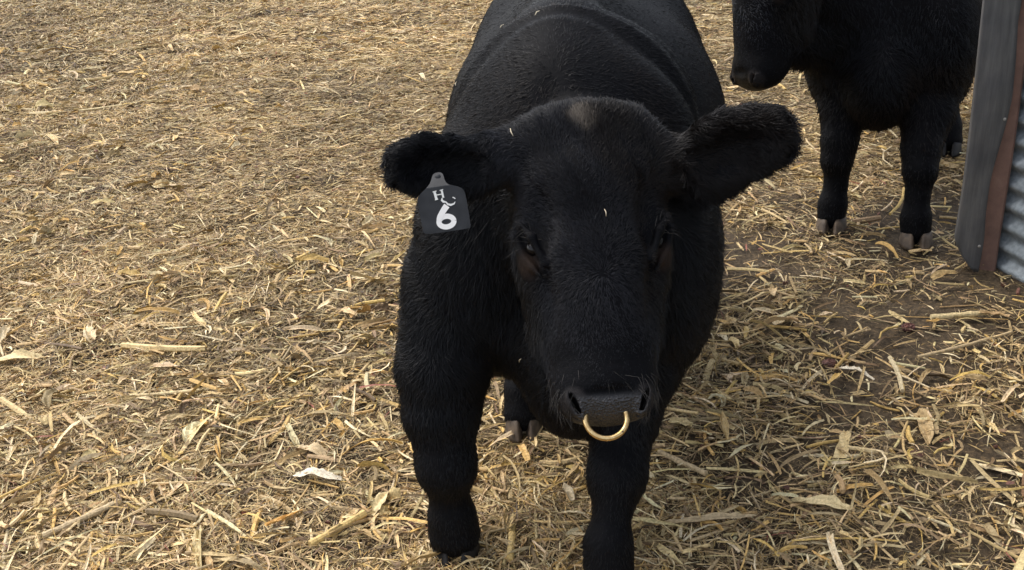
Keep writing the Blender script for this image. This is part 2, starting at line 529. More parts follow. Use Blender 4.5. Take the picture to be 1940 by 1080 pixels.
def make_fur(g, n, seed, lenf, dirf, wfn, colf, name='coat', rad=.00045, lmul=1.0):
    """strands rooted on the hide as real curves, clumped and combed"""
    rs = np.random.RandomState(seed)
    P, Q, Nn = g['P'], g['Q'], g['N']
    A = np.linalg.norm(np.cross(P[Q[:, 2]]-P[Q[:, 0]], P[Q[:, 3]]-P[Q[:, 1]]), axis=1)*.5
    W = wfn(P, g); wf = W[Q].mean(1)*A
    cdf = np.cumsum(wf); cdf /= cdf[-1]
    fi = np.minimum(np.searchsorted(cdf, rs.rand(n)), len(Q)-1)
    u, v = rs.rand(n, 1), rs.rand(n, 1)
    q = Q[fi]; wts = [(1-u)*(1-v), u*(1-v), u*v, (1-u)*v]
    mixv = lambda arr: sum(wts[c]*arr[q[:, c]] for c in range(4))
    R = mixv(P); Nr = unit(mixv(Nn))
    ln = mixv(lenf(P, g)[:, None])[:, 0]*(.65+.7*rs.rand(n))
    Dv = mixv(dirf(P, g)); Dv = Dv-(Dv*Nr).sum(1)[:, None]*Nr; Dv = unit(Dv)
    side = np.cross(Nr, Dv)
    # wavy comb: swirl of the flow + clumps
    def n3(p, s_, sd):
        return fbm(p[:, 0]+p[:, 2]*.7, p[:, 1]-p[:, 2]*.6+p[:, 0]*.3, s_, sd, 2)-.5
    wild = .30+.70*np.clip(mixv(g['inhead'][:, None])[:, 0]+sstep(.018, .026, ln), 0, 1)
    ang = (n3(R, .05, seed+1)*1.7+n3(R, .014, seed+2)*1.5)*wild+rs.randn(n)*.20
    Dv = Dv*np.cos(ang)[:, None]+side*np.sin(ang)[:, None]
    lift = .13+.22*wild+.5*wild*(n3(R, .02, seed+3)+.1)+rs.randn(n)*.07
    lift = np.clip(lift, .08, .8)*lmul
    K = 4
    pts = np.zeros((n, K, 3))
    bend = rs.randn(n, 3)*.12
    for k in range(K):
        t = k/(K-1)
        pts[:, k] = R-Nr*.0015+ln[:, None]*(t*(Dv*.9+bend*t)+(lift*t*(1-.35*t))[:, None]*Nr+np.array([0, 0, -.18*t*t]))
    hc = bpy.data.hair_curves.new(name)
    hc.add_curves([K]*n)
    loc = np.array(g['root'].location)
    hc.attributes['position'].data.foreach_set('vector', (pts-loc).astype(np.float32).ravel())
    ra = hc.attributes.get('radius') or hc.attributes.new('radius', 'FLOAT', 'POINT')
    prof = np.array([1, .9, .65, .12])
    rr = np.outer(rad*(.7+.6*rs.rand(n))*np.clip(ln/.012, .8, 1.4), prof)
    ra.data.foreach_set('value', rr.astype(np.float32).ravel())
    ca = hc.attributes.new('tint', 'FLOAT_COLOR', 'CURVE')
    cc = np.ones((n, 4), np.float32)
    cc[:, :3] = mixv(colf(P, g))*(.75+.5*rs.rand(n, 1))*(.6+.8*(fbm(R[:, 0]+R[:, 2], R[:, 1]-R[:, 2], .07, seed+9, 3)))[:, None]
    ca.data.foreach_set('color', cc.ravel())
    hc.materials.append(M_hair)
    o = bpy.data.objects.new(name, hc)
    col.objects.link(o); o.parent = g['root']
    return o

M_eye, _, _ = new_mat('eye_dark', (.006, .0045, .004), .15, .3)

def claw_mat(name, c1, c2):
    mt, t, b = new_mat(name, c1, .6, .3)
    tc = N(t, 'ShaderNodeTexCoord'); n = N(t, 'ShaderNodeTexNoise', Scale=40.0, Detail=5.0)
    t.links.new(tc.outputs['Object'], n.inputs['Vector'])
    r = ramp(t, n.outputs['Fac'], [(.35, c1), (.65, c2)])
    t.links.new(r.outputs[0], b.inputs['Base Color'])
    return mt
M_hoof_dark = claw_mat('dark_horn', (.007, .006, .006), (.020, .017, .014))
M_hoof_pale = claw_mat('dusty_horn', (.048, .035, .025), (.115, .083, .056))

FINE = True
# ---- bull 1: walking straight up to the camera, head low
gx = axis_grid([(-.40, -.27, .010), (-.27, .04, .0045), (.04, .27, .0032), (.27, .57, .0045), (.57, .75, .010)])
gy = axis_grid([(1.58, 1.64, .006), (1.64, 1.80, .003), (1.80, 2.16, .0045), (2.16, 2.5, .009), (2.5, 3.85, .016)])
gz = axis_grid([(-.03, .42, .0075), (.42, .50, .0045), (.50, .62, .003), (.62, 1.06, .0045), (1.06, 1.25, .0075)])
hd = head_frame((.155, 2.010, .992), (.012, -.527, -.849), (.055, -.85, .53))
bull1_cfg = dict(
    head=hd, xsign=1, body_o=(.088, 1.985), yaw=math.radians(7.2), width=1.07, grid=(gx, gy, gz),
    brisket=(.13, .02, .41), brisket_r=(.115, .15, .17),
    legs=[
        [((-.105, 2.20, .56), .120), ((-.153, 2.12, .40), .092), ((-.162, 2.085, .31), .078), ((-.160, 2.06, .255), .058), ((-.158, 2.045, .215), .060), ((-.158, 2.04, .195), .055), ((-.157, 2.035, .150), .036), ((-.154, 2.03, .090), .047), ((-.152, 2.025, .050), .055)],
        [((.26, 2.20, .56), .120), ((.245, 2.12, .38), .092), ((.218, 2.07, .29), .073), ((.205, 2.02, .235), .056), ((.197, 1.99, .205), .057), ((.192, 1.975, .190), .052), ((.183, 1.945, .150), .035), ((.170, 1.915, .085), .046), ((.168, 1.90, .045), .052)],
        [((.10, 3.05, .62), .14), ((.06, 2.85, .45), .09), ((.05, 2.80, .34), .055), ((.025, 2.62, .20), .042), ((.015, 2.52, .10), .045), ((.012, 2.495, .05), .050)],
        [((.45, 3.15, .62), .14), ((.47, 3.25, .45), .09), ((.50, 3.42, .37), .055), ((.49, 3.40, .20), .042), ((.49, 3.36, .10), .046), ((.49, 3.34, .05), .052)],
    ],
    hooves=[((-.152, 2.025, 0), (0, -1), .104, .050), ((.167, 1.885, 0), (0, -1), .104, .055), ((.012, 2.475, 0), (0, -1), .096, .055), ((.49, 3.32, 0), (0, -1), .098, .055)],
    hoof_mat=M_hoof_dark, ruff=1, folds=[(.40, .017, 0, 0), (.60, .010, 0, 1.5), (.33, .006, 0, .7)],
    ears=[((.000, 2.045, .880), (-.205, 1.990, .898), (.15, -.90, -.05), .098, 1),
          ((.300, 2.045, .842), (.510, 2.005, .922), (-.20, -.90, -.05), .142, -1)],
    rolls=[((.30, .045, .80), (.215, .13, .215), .035), ((.44, .03, .84), (.245, .13, .215), .04)],
)
g1 = build_bull('black_bull', bull1_cfg)
tag(g1['root'], 'large black bull walking to the viewer, head low, brass ring in its nose', 'bull', 'black bulls in the corn stover pen')
print('bull1', len(g1['P']), round(time.time()-T0, 1))

# ---- bull 2: standing behind by the shed, head turned to the left
hd2 = head_frame((.765, 3.68, 1.095), (-.04, -.22, -.975), (-.93, -.33, .11))
b2yaw = math.radians(20)
gx2 = axis_grid([(.60, 1.15, .007), (1.15, 2.3, .011)])
gy2 = axis_grid([(3.25, 4.0, .008), (4.0, 5.6, .02)])
gz2 = axis_grid([(-.03, 1.28, .008)])
bull2_cfg = dict(
    head=hd2, xsign=1, plain=True, padk=.12, dz=.03, fill=[((1.02, 3.78, .65), (1.14, 3.88, .66), .10, .13), ((.85, 3.67, .615), (1.02, 3.78, .65), .055, .10)], body_o=(1.225, 3.60), yaw=b2yaw, width=.90, grid=(gx2, gy2, gz2),
    brisket=(.12, -.02, .47), brisket_r=(.12, .16, .17),
    legs=[
        [((1.19, 3.86, .56), .120), ((1.155, 3.78, .40), .082), ((1.130, 3.72, .29), .058), ((1.12, 3.70, .23), .050), ((1.12, 3.69, .15), .036), ((1.11, 3.675, .085), .045), ((1.105, 3.665, .046), .047)],
        [((1.42, 3.80, .56), .125), ((1.40, 3.68, .40), .088), ((1.365, 3.60, .29), .060), ((1.355, 3.56, .23), .052), ((1.345, 3.535, .15), .036), ((1.340, 3.515, .085), .046), ((1.34, 3.505, .047), .049)],
        [((1.70, 4.35, .62), .14), ((1.74, 4.42, .45), .09), ((1.77, 4.50, .36), .055), ((1.765, 4.44, .20), .042), ((1.76, 4.38, .10), .046), ((1.76, 4.36, .05), .052)],
        [((1.45, 4.62, .62), .14), ((1.48, 4.72, .45), .09), ((1.52, 4.82, .36), .055), ((1.51, 4.78, .20), .042), ((1.50, 4.74, .10), .046), ((1.50, 4.72, .05), .052)],
    ],
    hooves=[((1.103, 3.650, 0), (-.35, -.94), .104, .046), ((1.338, 3.488, 0), (-.25, -.94), .108, .048), ((1.755, 4.34, 0), (-.35, -.94), .098, .055), ((1.50, 4.70, 0), (-.35, -.94), .098, .055)],
    hoof_mat=M_hoof_pale, dark_hind=True,
    ears=[((.90, 3.60, 1.00), (.93, 3.40, .97), (-.6, -.5, -.3), .11, 1),
          ((.84, 3.84, 1.00), (.80, 4.04, .98), (-.6, .3, -.3), .11, 1)],
    rolls=[((.36, 0, .80), (.20, .2, .24), .08)],
)
g2 = build_bull('black_bull', bull2_cfg)
tag(g2['root'], 'black bull standing beside the shed corner with its head turned left and pale dusty hooves', 'bull', 'black bulls in the corn stover pen')
print('bull2', len(g2['P']), round(time.time()-T0, 1))

# ---- coats
def coat_fns(cfg, ear_pts):
    ears = [(np.array(e[0], float), np.array(e[1], float)) for e in cfg['ears']]
    def earw(P):
        w = np.zeros(len(P))
        for b, t in ears:
            a = t-b; l = np.linalg.norm(a)
            s_ = ((P-b)@a)/l/l; d = np.linalg.norm(P-(b+np.clip(s_, 0, 1)[:, None]*a), axis=1)
            w = np.maximum(w, sstep(.11, .07, d)*sstep(-.15, .15, s_))
        return w
    def lenf(P, g):
        hx, hl, hf, ih = g['hx'], g['hl'], g['hf'], g['inhead']
        l = np.full(len(P), .0145)
        z = P[:, 2]
        l = l*(1-.25*sstep(.60, .25, z))
        face = ih*sstep(-.10, -.05, hf)
        l = l*(1-face)+face*(.012-.007*sstep(.30, .50, hl)+.012*sstep(.10, .0, hl))
        low = ih*sstep(-.06, -.13, hf)*sstep(.46, .38, hl)*sstep(.05, .14, hl)
        l = l+low*.016
        muzz = ih*sstep(.42, .50, hl)
        l = l*(1-muzz)+muzz*.005
        e = earw(P)
        l = l*(1-e)+e*(.024-.006*sstep(-.2, -.8, g['N'][:, 1]))*(.6+.8*fbm(P[:, 0], P[:, 2], .02, 71, 2))
        l = l*(1-g['pad'])+g['pad']*.0005
        l = l*(1-.72*g['eyew'])
        chest = sstep(.85, .6, z)*sstep(.12, .55, z)*sstep(.5, .2, (P-np.array([g['B'](0, 0, 0)[0], g['B'](0, 0, 0)[1], 0]))@g['bs'])*(1-ih)
        ruff = sstep(.45, .55, z)*sstep(.92, .80, z)*(1-ih)*sstep(2.30, 2.15, P[:, 1])*cfg.get('ruff', 0)*sstep(.24, .17, np.abs((P-g['O'])@g['bt']+.02))
        return l+chest*.010+ruff*.026
    def dirf(P, g):
        hx, hl, ih = g['hx'], g['hl'], g['inhead']
        d = np.tile(g['bs']*.8+np.array([0, 0, -.8]), (len(P), 1))
        lz = sstep(.45, .3, P[:, 2])[:, None]
        d = d*(1-lz)+np.array([0, 0, -1.])*lz
        rl = hl-.31
        n_ = np.sqrt(hx**2+rl**2)+.01
        hd_ = (hx/n_)[:, None]*g['X']*.8+(rl/n_)[:, None]*g['L']+.0
        hd_ = hd_+sstep(.08, .14, np.abs(hx))[:, None]*(g['L']*.6-g['Fv']*.4)-sstep(.08, .0, hl)[:, None]*g['Fv']*1.2
        d = d*(1-ih[:, None])+hd_*ih[:, None]
        e = earw(P)[:, None]
        de = np.zeros_like(d)
        for b, t in ears:
            a = unit(t-b); near = (np.linalg.norm(P-(b+t)/2, axis=1) < .22)[:, None]
            off = P-(b+((P-b)@a)[:, None]*a)
            de = np.where(near, a*.8+unit(off)*.5+np.array([0, 0, -.25]), de)
        return d*(1-e)+de*e
    def colf(P, g):
        z = P[:, 2]
        c = np.tile(np.array(cfg.get('coat', [.0046, .0046, .0056])), (len(P), 1))
        hx, hl, hf = g['hx'], g['hl'], g['hf']
        fc = (g['inhead']*sstep(-.12, -.07, hf))[:, None]
        c = c*(1+1.5*fc)  # hair on the front of the face painted lighter to imitate its lit planes
        sp = (np.exp(-((hx+.004)/(.040-.35*np.clip(hl-.02, 0, .05)))**2-((hl-.030)/.030)**2)*g['inhead']*(hf > -.12))
        sp = sstep(.25, .8, sp*(.75+.5*fbm(hx, hl, .02, 9, 2)))[:, None]
        c = c*(1-sp)+sp*np.array([.14, .118, .095])*cfg.get('dust', 1)+0
        br = (sstep(.5, .75, fbm(P[:, 0]+P[:, 1], P[:, 2], .16, 33, 2)))[:, None]
        c = c*(1-br)+br*np.array([.0072, .0052, .0045])
        side = (sstep(.085, .115, np.abs(hx))*g['inhead']*sstep(.22, .28, hl)*sstep(.46, .38, hl))[:, None]
        c = c*(1-side)+side*np.array([.0075, .0062, .0056])
        knee = (sstep(.10, .02, np.abs(z-.16))*sstep(.35, .7, fbm(P[:, 0]*1.5, z, .05, 15, 2)))[:, None]*.7
        return c*(1-knee)+knee*np.array([.013, .009, .0065])
    return lenf, dirf, colf, earw

lenf, dirf, colf, earw1 = coat_fns(bull1_cfg, None)
def w1(P, g):
    # hair is densest where the camera side can show it; the rump and belly still carry a coat
    w_ = .35+1.0*sstep(2.9, 2.3, P[:, 1])+g['inhead']*.9+earw1(P)*2.0
    return w_*(1-g['pad']*.99)*(1-.6*g['eyew'])
make_fur(g1, 560000, 5, lenf, dirf, w1, colf, rad=.00050)
def whisk(P, g): return g['inhead']*sstep(.46, .52, g['hl'])*sstep(.62, .5, g['hl']+.0)*(1-g['pad'])+g['inhead']*sstep(.025, .008, np.abs(g['hl']-.225))*sstep(.09, .11, np.abs(g['hx']))*.8
def fine_w():
    saved = lenf
    make_fur(g1, 260, 77, lambda P, g: np.full(len(P), .030), dirf, whisk, lambda P, g: np.tile(np.array([.05, .045, .04]), (len(P), 1)), name='whiskers', rad=.00026)
fine_w()
bull2_cfg['dust'] = 0.10; bull2_cfg['coat'] = [.0032, .0038, .0056]
lenf2, dirf2, colf2, earw2 = coat_fns(bull2_cfg, None)
make_fur(g2, 110000, 6, lenf2, dirf2, lambda P, g: (.6+g['inhead']*.8+.6*sstep(4.3, 3.9, P[:, 1]))*(1-g['pad']*.9), colf2, rad=.0007)
print('fur', round(time.time()-T0, 1))

# ------------------------------------------------------------------ nose ring
def tube(pts, rad, n=12, closed=False):
    pts = np.asarray(pts, float); m_ = len(pts)
    rad = np.full(m_, rad) if np.isscalar(rad) else np.asarray(rad)
    tg = np.gradient(pts, axis=0)
    if closed:
        tg = np.roll(pts, -1, 0)-np.roll(pts, 1, 0)
    tg = unit(tg)
    V = []
    up = np.array([0, 0, 1.]) if abs(tg[0][2]) < .9 else np.array([1., 0, 0])
    a = unit(np.cross(tg[0], up))
    for i in range(m_):
        a = unit(a-(a@tg[i])*tg[i]); b = np.cross(tg[i], a)
        for j in range(n):
            ph = 2*math.pi*j/n
            V.append(pts[i]+rad[i]*(a*math.cos(ph)+b*math.sin(ph)))
    Fc = []
    for i in range(m_ if closed else m_-1):
        for j in range(n):
            i2 = (i+1) % m_
            Fc.append((i*n+j, i*n+(j+1) % n, i2*n+(j+1) % n, i2*n+j))
    if not closed:
        Fc.append(tuple(range(n))[::-1]); Fc.append(tuple((m_-1)*n+j for j in range(n)))
    return np.array(V), Fc

def brass():
    mt, t, b = new_mat('brass', (.78, .60, .33), .30, .5, 1.0)
    tc = N(t, 'ShaderNodeTexCoord'); n = N(t, 'ShaderNodeTexNoise', Scale=120.0, Detail=4.0)
    t.links.new(tc.outputs['Object'], n.inputs['Vector'])
    r = ramp(t, n.outputs['Fac'], [(.35, (.50, .33, .14)), (.6, (.74, .53, .25))])
    t.links.new(r.outputs[0], b.inputs['Base Color'])
    r2 = ramp(t, n.outputs['Fac'], [(.3, (.42,)*3), (.7, (.24,)*3)])
    t.links.new(r2.outputs[0], b.inputs['Roughness'])
    return mt
M_brass = brass()
H1, X1, L1, F1 = g1['H'], g1['X'], g1['L'], g1['Fv']
rc = H1(-.008, .563, -.024)
ra_ = unit(L1*.95+F1*.30-X1*.0)
rx_ = unit(X1*.995-L1*.055)
ra_ = unit(ra_-(ra_@rx_)*rx_)
ang = np.linspace(0, 2*math.pi, 72, endpoint=False)
ring_pts = [rc+.0365*(math.sin(a)*rx_+math.cos(a)*ra_) for a in ang]
V, Fc = tube(ring_pts, .0050, 14, True)
ring = mesh_obj('nose_ring', V, Fc, M_brass)
tag(ring, 'brass bull ring hanging from the nostrils of the near black bull', 'nose ring')
# hinge screw of the ring, lower right
a = 2*math.pi*.115
pc = rc+.0365*(math.sin(a)*rx_+math.cos(a)*ra_)
V, Fc = tube([pc-F1*.0054, pc+F1*.0052], .0019, 10)
sc_o = mesh_obj('screw', V, Fc, new_mat('dark_steel', (.10, .08, .05), .5, .5, .7)[0])
sc_o.parent = ring

# ------------------------------------------------------------------ ear tag
tag_c = np.array([-.114, 1.905, .840])
tn = unit(np.array([-.04, -.93, .36]))           # plate faces up at the camera
tr_ = np.array([1.0, 0.0, .10])
tr_ = unit(tr_-(tr_@tn)*tn)
tu = np.cross(tn, tr_); tu = tu if tu[2] > 0 else -tu
def plate_pt(x, y, h=0.): return tag_c+tr_*x*1.08+tu*y*1.06+tn*h
outline = [(-.034, -.036), (.038, -.036), (.041, -.033), (.040, .022), (.037, .031), (.028, .0365), (.014, .041), (.009, .048), (.007, .060), (.003, .064), (-.007, .064), (-.011, .060), (-.014, .050), (-.020, .042), (-.035, .031), (-.040, .024), (-.038, -.030)]
# soften the outline
def chaikin(p, n=2):
    p = np.array(p, float)
    for _ in range(n):
        q_ = np.roll(p, -1, 0)
        p = np.stack([.78*p+.22*q_, .22*p+.78*q_], 1).reshape(-1, 2)
    return p
ol = chaikin(outline, 2)
nO = len(ol)
def bulge(x, y): return 0. - .9*max(0, y-.040)
V = []
for h in (0., .0022):
    for x, y in ol: V.append(plate_pt(x, y, h-.0011+bulge(x, y)))
up = [i for i in range(nO) if ol[i][1] > .0405]
up = [up[0]-1]+up+[up[-1]+1]
lo_ = [i for i in range(nO) if i not in up[1:-1]]
Fc = [tuple(nO+i for i in up), tuple(nO+i for i in lo_), tuple(up)[::-1], tuple(lo_)[::-1]]+[(i, (i+1) % nO, nO+(i+1) % nO, nO+i) for i in range(nO)]
def tag_plastic():
    mt, t, b = new_mat('tag_plastic', (.045, .046, .050), .6, .25)
    tc = N(t, 'ShaderNodeTexCoord'); n = N(t, 'ShaderNodeTexNoise', Scale=35.0, Detail=5.0)
    t.links.new(tc.outputs['Object'], n.inputs['Vector'])
    r = ramp(t, n.outputs['Fac'], [(.35, (.020, .021, .023)), (.7, (.036, .037, .040))])
    t.links.new(r.outputs[0], b.inputs['Base Color'])
    return mt
M_tag = tag_plastic()
M_white, _, _ = new_mat('white_print', (.86, .83, .78), .55, .4)
M_silver, _, _ = new_mat('silver_print', (.74, .73, .68), .45, .5)
tagroot = empty('ear_tag', plate_pt(0, .075, 0))
tag(tagroot, 'dark grey plastic ear tag with a white number 6 hanging from the near bull\'s ear', 'ear tag')
mesh_obj('plate', V, Fc, M_tag, tagroot, False)
V, Fc = tube([plate_pt(-.002, .056, -.024), plate_pt(-.002, .056, -.0135), plate_pt(-.002, .056, -.0115)], [.0055, .0055, .003], 16)
mesh_obj('button', V, Fc, M_tag, tagroot, True)

def stroke(pts, wds, hh, thick=.0009):
    """flat raised stroke on the plate along pts (plate coords) with widths"""
    p = np.array(pts, float); tg = unit(np.gradient(p, axis=0)); nm = np.stack([-tg[:, 1], tg[:, 0]], 1)
    wds = np.full(len(p), wds) if np.isscalar(wds) else np.asarray(wds)
    V = []; Fc = []
    for i in range(len(p)):
        a_ = p[i]+nm[i]*wds[i]/2; b_ = p[i]-nm[i]*wds[i]/2
        for q_ in (a_, b_):
            zz = bulge(*q_)+.0011
            V.append(plate_pt(*q_, zz+hh)); V.append(plate_pt(*q_, zz+hh+thick))
    for i in range(len(p)-1):
        o = i*4; e = o+4
        Fc += [(o+1, e+1, e+3, o+3), (o, o+2, e+2, e), (o, e, e+1, o+1), (o+2, o+3, e+3, e+2)]
    Fc += [(0, 1, 3, 2), (len(p)*4-4, len(p)*4-2, len(p)*4-1, len(p)*4-3)]
    return np.array(V), Fc
def merged(parts):
    V = []; Fc = []
    for v, f in parts:
        o = sum(len(x) for x in V)
        V.append(v); Fc += [tuple(i+o for i in t_) for t_ in f]
    return np.concatenate(V), Fc
# the 6: a thick ring and a slanting arm
cx, cy = .0025, -.0192
ring6 = [(cx+.0122*math.cos(t_), cy+.0088*math.sin(t_)) for t_ in np.linspace(0, 2*math.pi, 41)]
arm6 = [(.0072, .0070), (.0024, .0020), (-.0026, -.0040), (-.0066, -.0090), (-.0092, -.0150)]
V, Fc = merged([stroke(ring6, .0086, .0002), stroke(arm6, [.0105, .0100, .0094, .0088, .0084], .0006)])
mesh_obj('number', V, Fc, M_white, tagroot, False)
# the H and C monogram
def mono(p): return [(-.0120+(x+.0146)*1.30, .0150+(y-.0172)*1.15+.0040) for x, y in p]
hp = [stroke(mono([(-.0128, .0292), (-.0116, .0175)]), .0040, .0003), stroke(mono([(-.0036, .0300), (-.0028, .0185)]), .0032, .0003), stroke(mono([(-.0122, .0238), (-.0032, .0242)]), .0016, .0005),
      stroke(mono([(-.0150, .0290), (-.0102, .0296)]), .0016, .0007), stroke(mono([(-.0136, .0172), (-.0096, .0178)]), .0016, .0007), stroke(mono([(-.0060, .0296), (-.0016, .0304)]), .0014, .0007)]
sw = [(-.0045, .0185), (-.0052, .0155), (-.0035, .0130), (-.0003, .0118), (.0014, .0085), (.0052, .0068), (.0092, .0078), (.0112, .0105)]
hp.append(stroke(mono(sw), [.0014, .0036, .0038, .0022, .0032, .0036, .0024, .0010], .0004))
cpts = [(.0075+.0042*math.cos(t_), .0138+.0036*math.sin(t_)) for t_ in np.linspace(.2, 1.3, 6)]
hp.append(stroke(mono(cpts), .0016, .0004))
V, Fc = merged(hp)
mesh_obj('monogram', V, Fc, M_silver, tagroot, False)

# ------------------------------------------------------------------ shed corner
shed = empty('corrugated_shed', (1.50, 3.27, 0))
tag(shed, 'rusty corner post, warped grey board and corrugated metal wall of a shed', 'shed')
def galv():
    mt, t, b = new_mat('galvanised_sheet', (.42, .45, .47), .5, .5, .35)
    tc = N(t, 'ShaderNodeTexCoord')
    n = N(t, 'ShaderNodeTexNoise', Scale=9.0, Detail=8.0, Roughness=.65); n2 = N(t, 'ShaderNodeTexNoise', Scale=60.0, Detail=4.0)
    t.links.new(tc.outputs['Object'], n.inputs['Vector']); t.links.new(tc.outputs['Object'], n2.inputs['Vector'])
    r = ramp(t, n.outputs['Fac'], [(.3, (.20, .23, .25)), (.55, (.33, .37, .39)), (.75, (.42, .45, .46))])
    r2 = ramp(t, n2.outputs['Fac'], [(.35, (.7, .7, .7)), (.65, (1.1, 1.1, 1.1))])
    mx = N(t, 'ShaderNodeMix', data_type='RGBA', blend_type='MULTIPLY'); mx.inputs[0].default_value = 1
    t.links.new(r.outputs[0], mx.inputs[6]); t.links.new(r2.outputs[0], mx.inputs[7])
    t.links.new(mx.outputs[2], b.inputs['Base Color'])
    return mt
def rusty():
    mt, t, b = new_mat('rusty_paint', (.16, .08, .06), .75, .3)
    tc = N(t, 'ShaderNodeTexCoord')
    n = N(t, 'ShaderNodeTexNoise', Scale=12.0, Detail=8.0, Roughness=.7)
    t.links.new(tc.outputs['Object'], n.inputs['Vector'])
    r = ramp(t, n.outputs['Fac'], [(.3, (.115, .070, .056)), (.55, (.18, .105, .080)), (.8, (.26, .17, .125))])
    t.links.new(r.outputs[0], b.inputs['Base Color'])
    bp = N(t, 'ShaderNodeBump', Strength=.4, Distance=.003); t.links.new(n.outputs['Fac'], bp.inputs['Height']); t.links.new(bp.outputs[0], b.inputs['Normal'])
    return mt
def grey_board():
    mt, t, b = new_mat('weathered_board', (.12, .12, .125), .8, .25)
    tc = N(t, 'ShaderNodeTexCoord'); mp = N(t, 'ShaderNodeMapping'); mp.inputs['Scale'].default_value = (30, 30, 2.2)
    t.links.new(tc.outputs['Object'], mp.inputs['Vector'])
    n = N(t, 'ShaderNodeTexNoise', Scale=1.6, Detail=9.0, Roughness=.7)
    t.links.new(mp.outputs[0], n.inputs['Vector'])
    n2 = N(t, 'ShaderNodeTexNoise', Scale=7.0, Detail=6.0); t.links.new(tc.outputs['Object'], n2.inputs['Vector'])
    r = ramp(t, n.outputs['Fac'], [(.3, (.070, .068, .066)), (.6, (.125, .122, .118)), (.8, (.20, .19, .175))])
    r2 = ramp(t, n2.outputs['Fac'], [(.35, (.75, .75, .78)), (.7, (1.2, 1.17, 1.12))])
    mx = N(t, 'ShaderNodeMix', data_type='RGBA', blend_type='MULTIPLY'); mx.inputs[0].default_value = 1
    t.links.new(r.outputs[0], mx.inputs[6]); t.links.new(r2.outputs[0], mx.inputs[7])
    t.links.new(mx.outputs[2], b.inputs['Base Color'])
    bp = N(t, 'ShaderNodeBump', Strength=.5, Distance=.003); t.links.new(n.outputs['Fac'], bp.inputs['Height']); t.links.new(bp.outputs[0], b.inputs['Normal'])
    return mt
M_galv, M_rust, M_board = galv(), rusty(), grey_board()

# warped board: left edge, right edge at each height (x at plane y)
HT = 2.2
bz = [0.005, .05, .115, .20, .30, .38, .47, .56, .66, .78, .9, 1.1, 1.4, 1.8, 2.2]
bl = [1.438, 1.405, 1.374, 1.377, 1.380, 1.379, 1.378, 1.377, 1.374, 1.371, 1.368, 1.365, 1.36, 1.355, 1.35]
br_ = [1.452, 1.455, 1.457, 1.450, 1.452, 1.460, 1.473, 1.482, 1.479, 1.472, 1.48, 1.482, 1.478, 1.48, 1.475]
zz = np.concatenate([np.linspace(.005, 1.0, 60), np.linspace(1.05, 2.2, 20)])
L_ = np.interp(zz, bz, bl); R_ = np.interp(zz, bz, br_)
V = []; nx_ = 8
for side in (0, 1):
    for i, z in enumerate(zz):
        for j in range(nx_+1):
            u = j/nx_
            x = L_[i]*(1-u)+R_[i]*u
            y = 3.255+.010*math.sin(z*7+1)*u-.016*u*sstep(.35, .15, np.array(z))+.004*math.sin(x*60)+side*.018
            V.append((x, float(y), z))
S = len(zz)*(nx_+1); Fc = []
for i in range(len(zz)-1):
    for j in range(nx_):
        a = i*(nx_+1)+j
        Fc.append((a, a+1, a+nx_+2, a+nx_+1)); Fc.append((S+a, S+a+nx_+1, S+a+nx_+2, S+a+1))
    for j in (0, nx_):
        a = i*(nx_+1)+j; q_ = (a, a+nx_+1, S+a+nx_+1, S+a)
        Fc.append(q_ if j == 0 else q_[::-1])
for i in (0, len(zz)-1):
    for j in range(nx_):
        a = i*(nx_+1)+j; q_ = (a, S+a, S+a+1, a+1)
        Fc.append(q_ if i == 0 else q_[::-1])
board = mesh_obj('warped_board', V, Fc, M_board, shed, True)
board['label'] = 'weathered grey board with a wavy right edge and a cut lower corner'
# two nail heads on the board
for (x, z) in ((1.466, .50), (1.443, .095)):
    V, Fc = sphere(np.array([x, 3.243, z]), .005, 10, 6, (1, .5, 1))
    nl = mesh_obj('nail', V, Fc, new_mat('nail_head', (.32, .30, .27), .5, .5)[0], shed)
    nl.parent = board; nl.location = (0, 0, 0)
# rusty angle post behind it
def prism(poly, z0, z1, jit=0):
    n = len(poly); V = []
    lev = np.linspace(z0, z1, 40)
    for z in lev:
        for x, y in poly: V.append((x-.004*z+.002*math.sin(z*9+x*40), y, z))
    Fc = [tuple(range(n))[::-1], tuple((len(lev)-1)*n+j for j in range(n))]
    for k in range(len(lev)-1):
        for j in range(n):
            a = k*n+j; b = k*n+(j+1) % n
            Fc.append((a, b, b+n, a+n))
    return np.array(V), Fc
V, Fc = prism([(1.452, 3.295), (1.510, 3.262), (1.517, 3.266), (1.535, 3.39), (1.50, 3.40), (1.46, 3.36)], -.03, HT)
po = mesh_obj('corner_post', V, Fc, M_rust, shed, False)
po['label'] = 'rust brown steel corner post'
# corrugated sheet running towards the viewer
p0 = np.array([1.522, 3.34]); dr = unit(np.array([.28, -.96])); nr = np.array([dr[1], -dr[0]])
zs = np.linspace(.0, HT, 390); us = np.linspace(0, 2.6, 30)
V = []
for side in (0, 1):
    for z in zs:
        off = .010*math.sin(2*math.pi*z/.068)+side*.0015
        for u in us:
            d_ = .008*math.sin(u*2.3+.4)+.004*math.sin(u*9+z*3)
            p_ = p0+dr*u+nr*(off+d_)
            V.append((p_[0], p_[1], z-.01+ .006*math.sin(u*2)))
S = len(zs)*len(us); Fc = []; nu = len(us)
for i in range(len(zs)-1):
    for j in range(nu-1):
        a = i*nu+j
        Fc.append((a, a+1, a+nu+1, a+nu)); Fc.append((S+a, S+a+nu, S+a+nu+1, S+a+1))
sheet = mesh_obj('corrugated_sheet', V, Fc, M_galv, shed, True)
sheet['label'] = 'galvanised corrugated sheet with horizontal ribs'

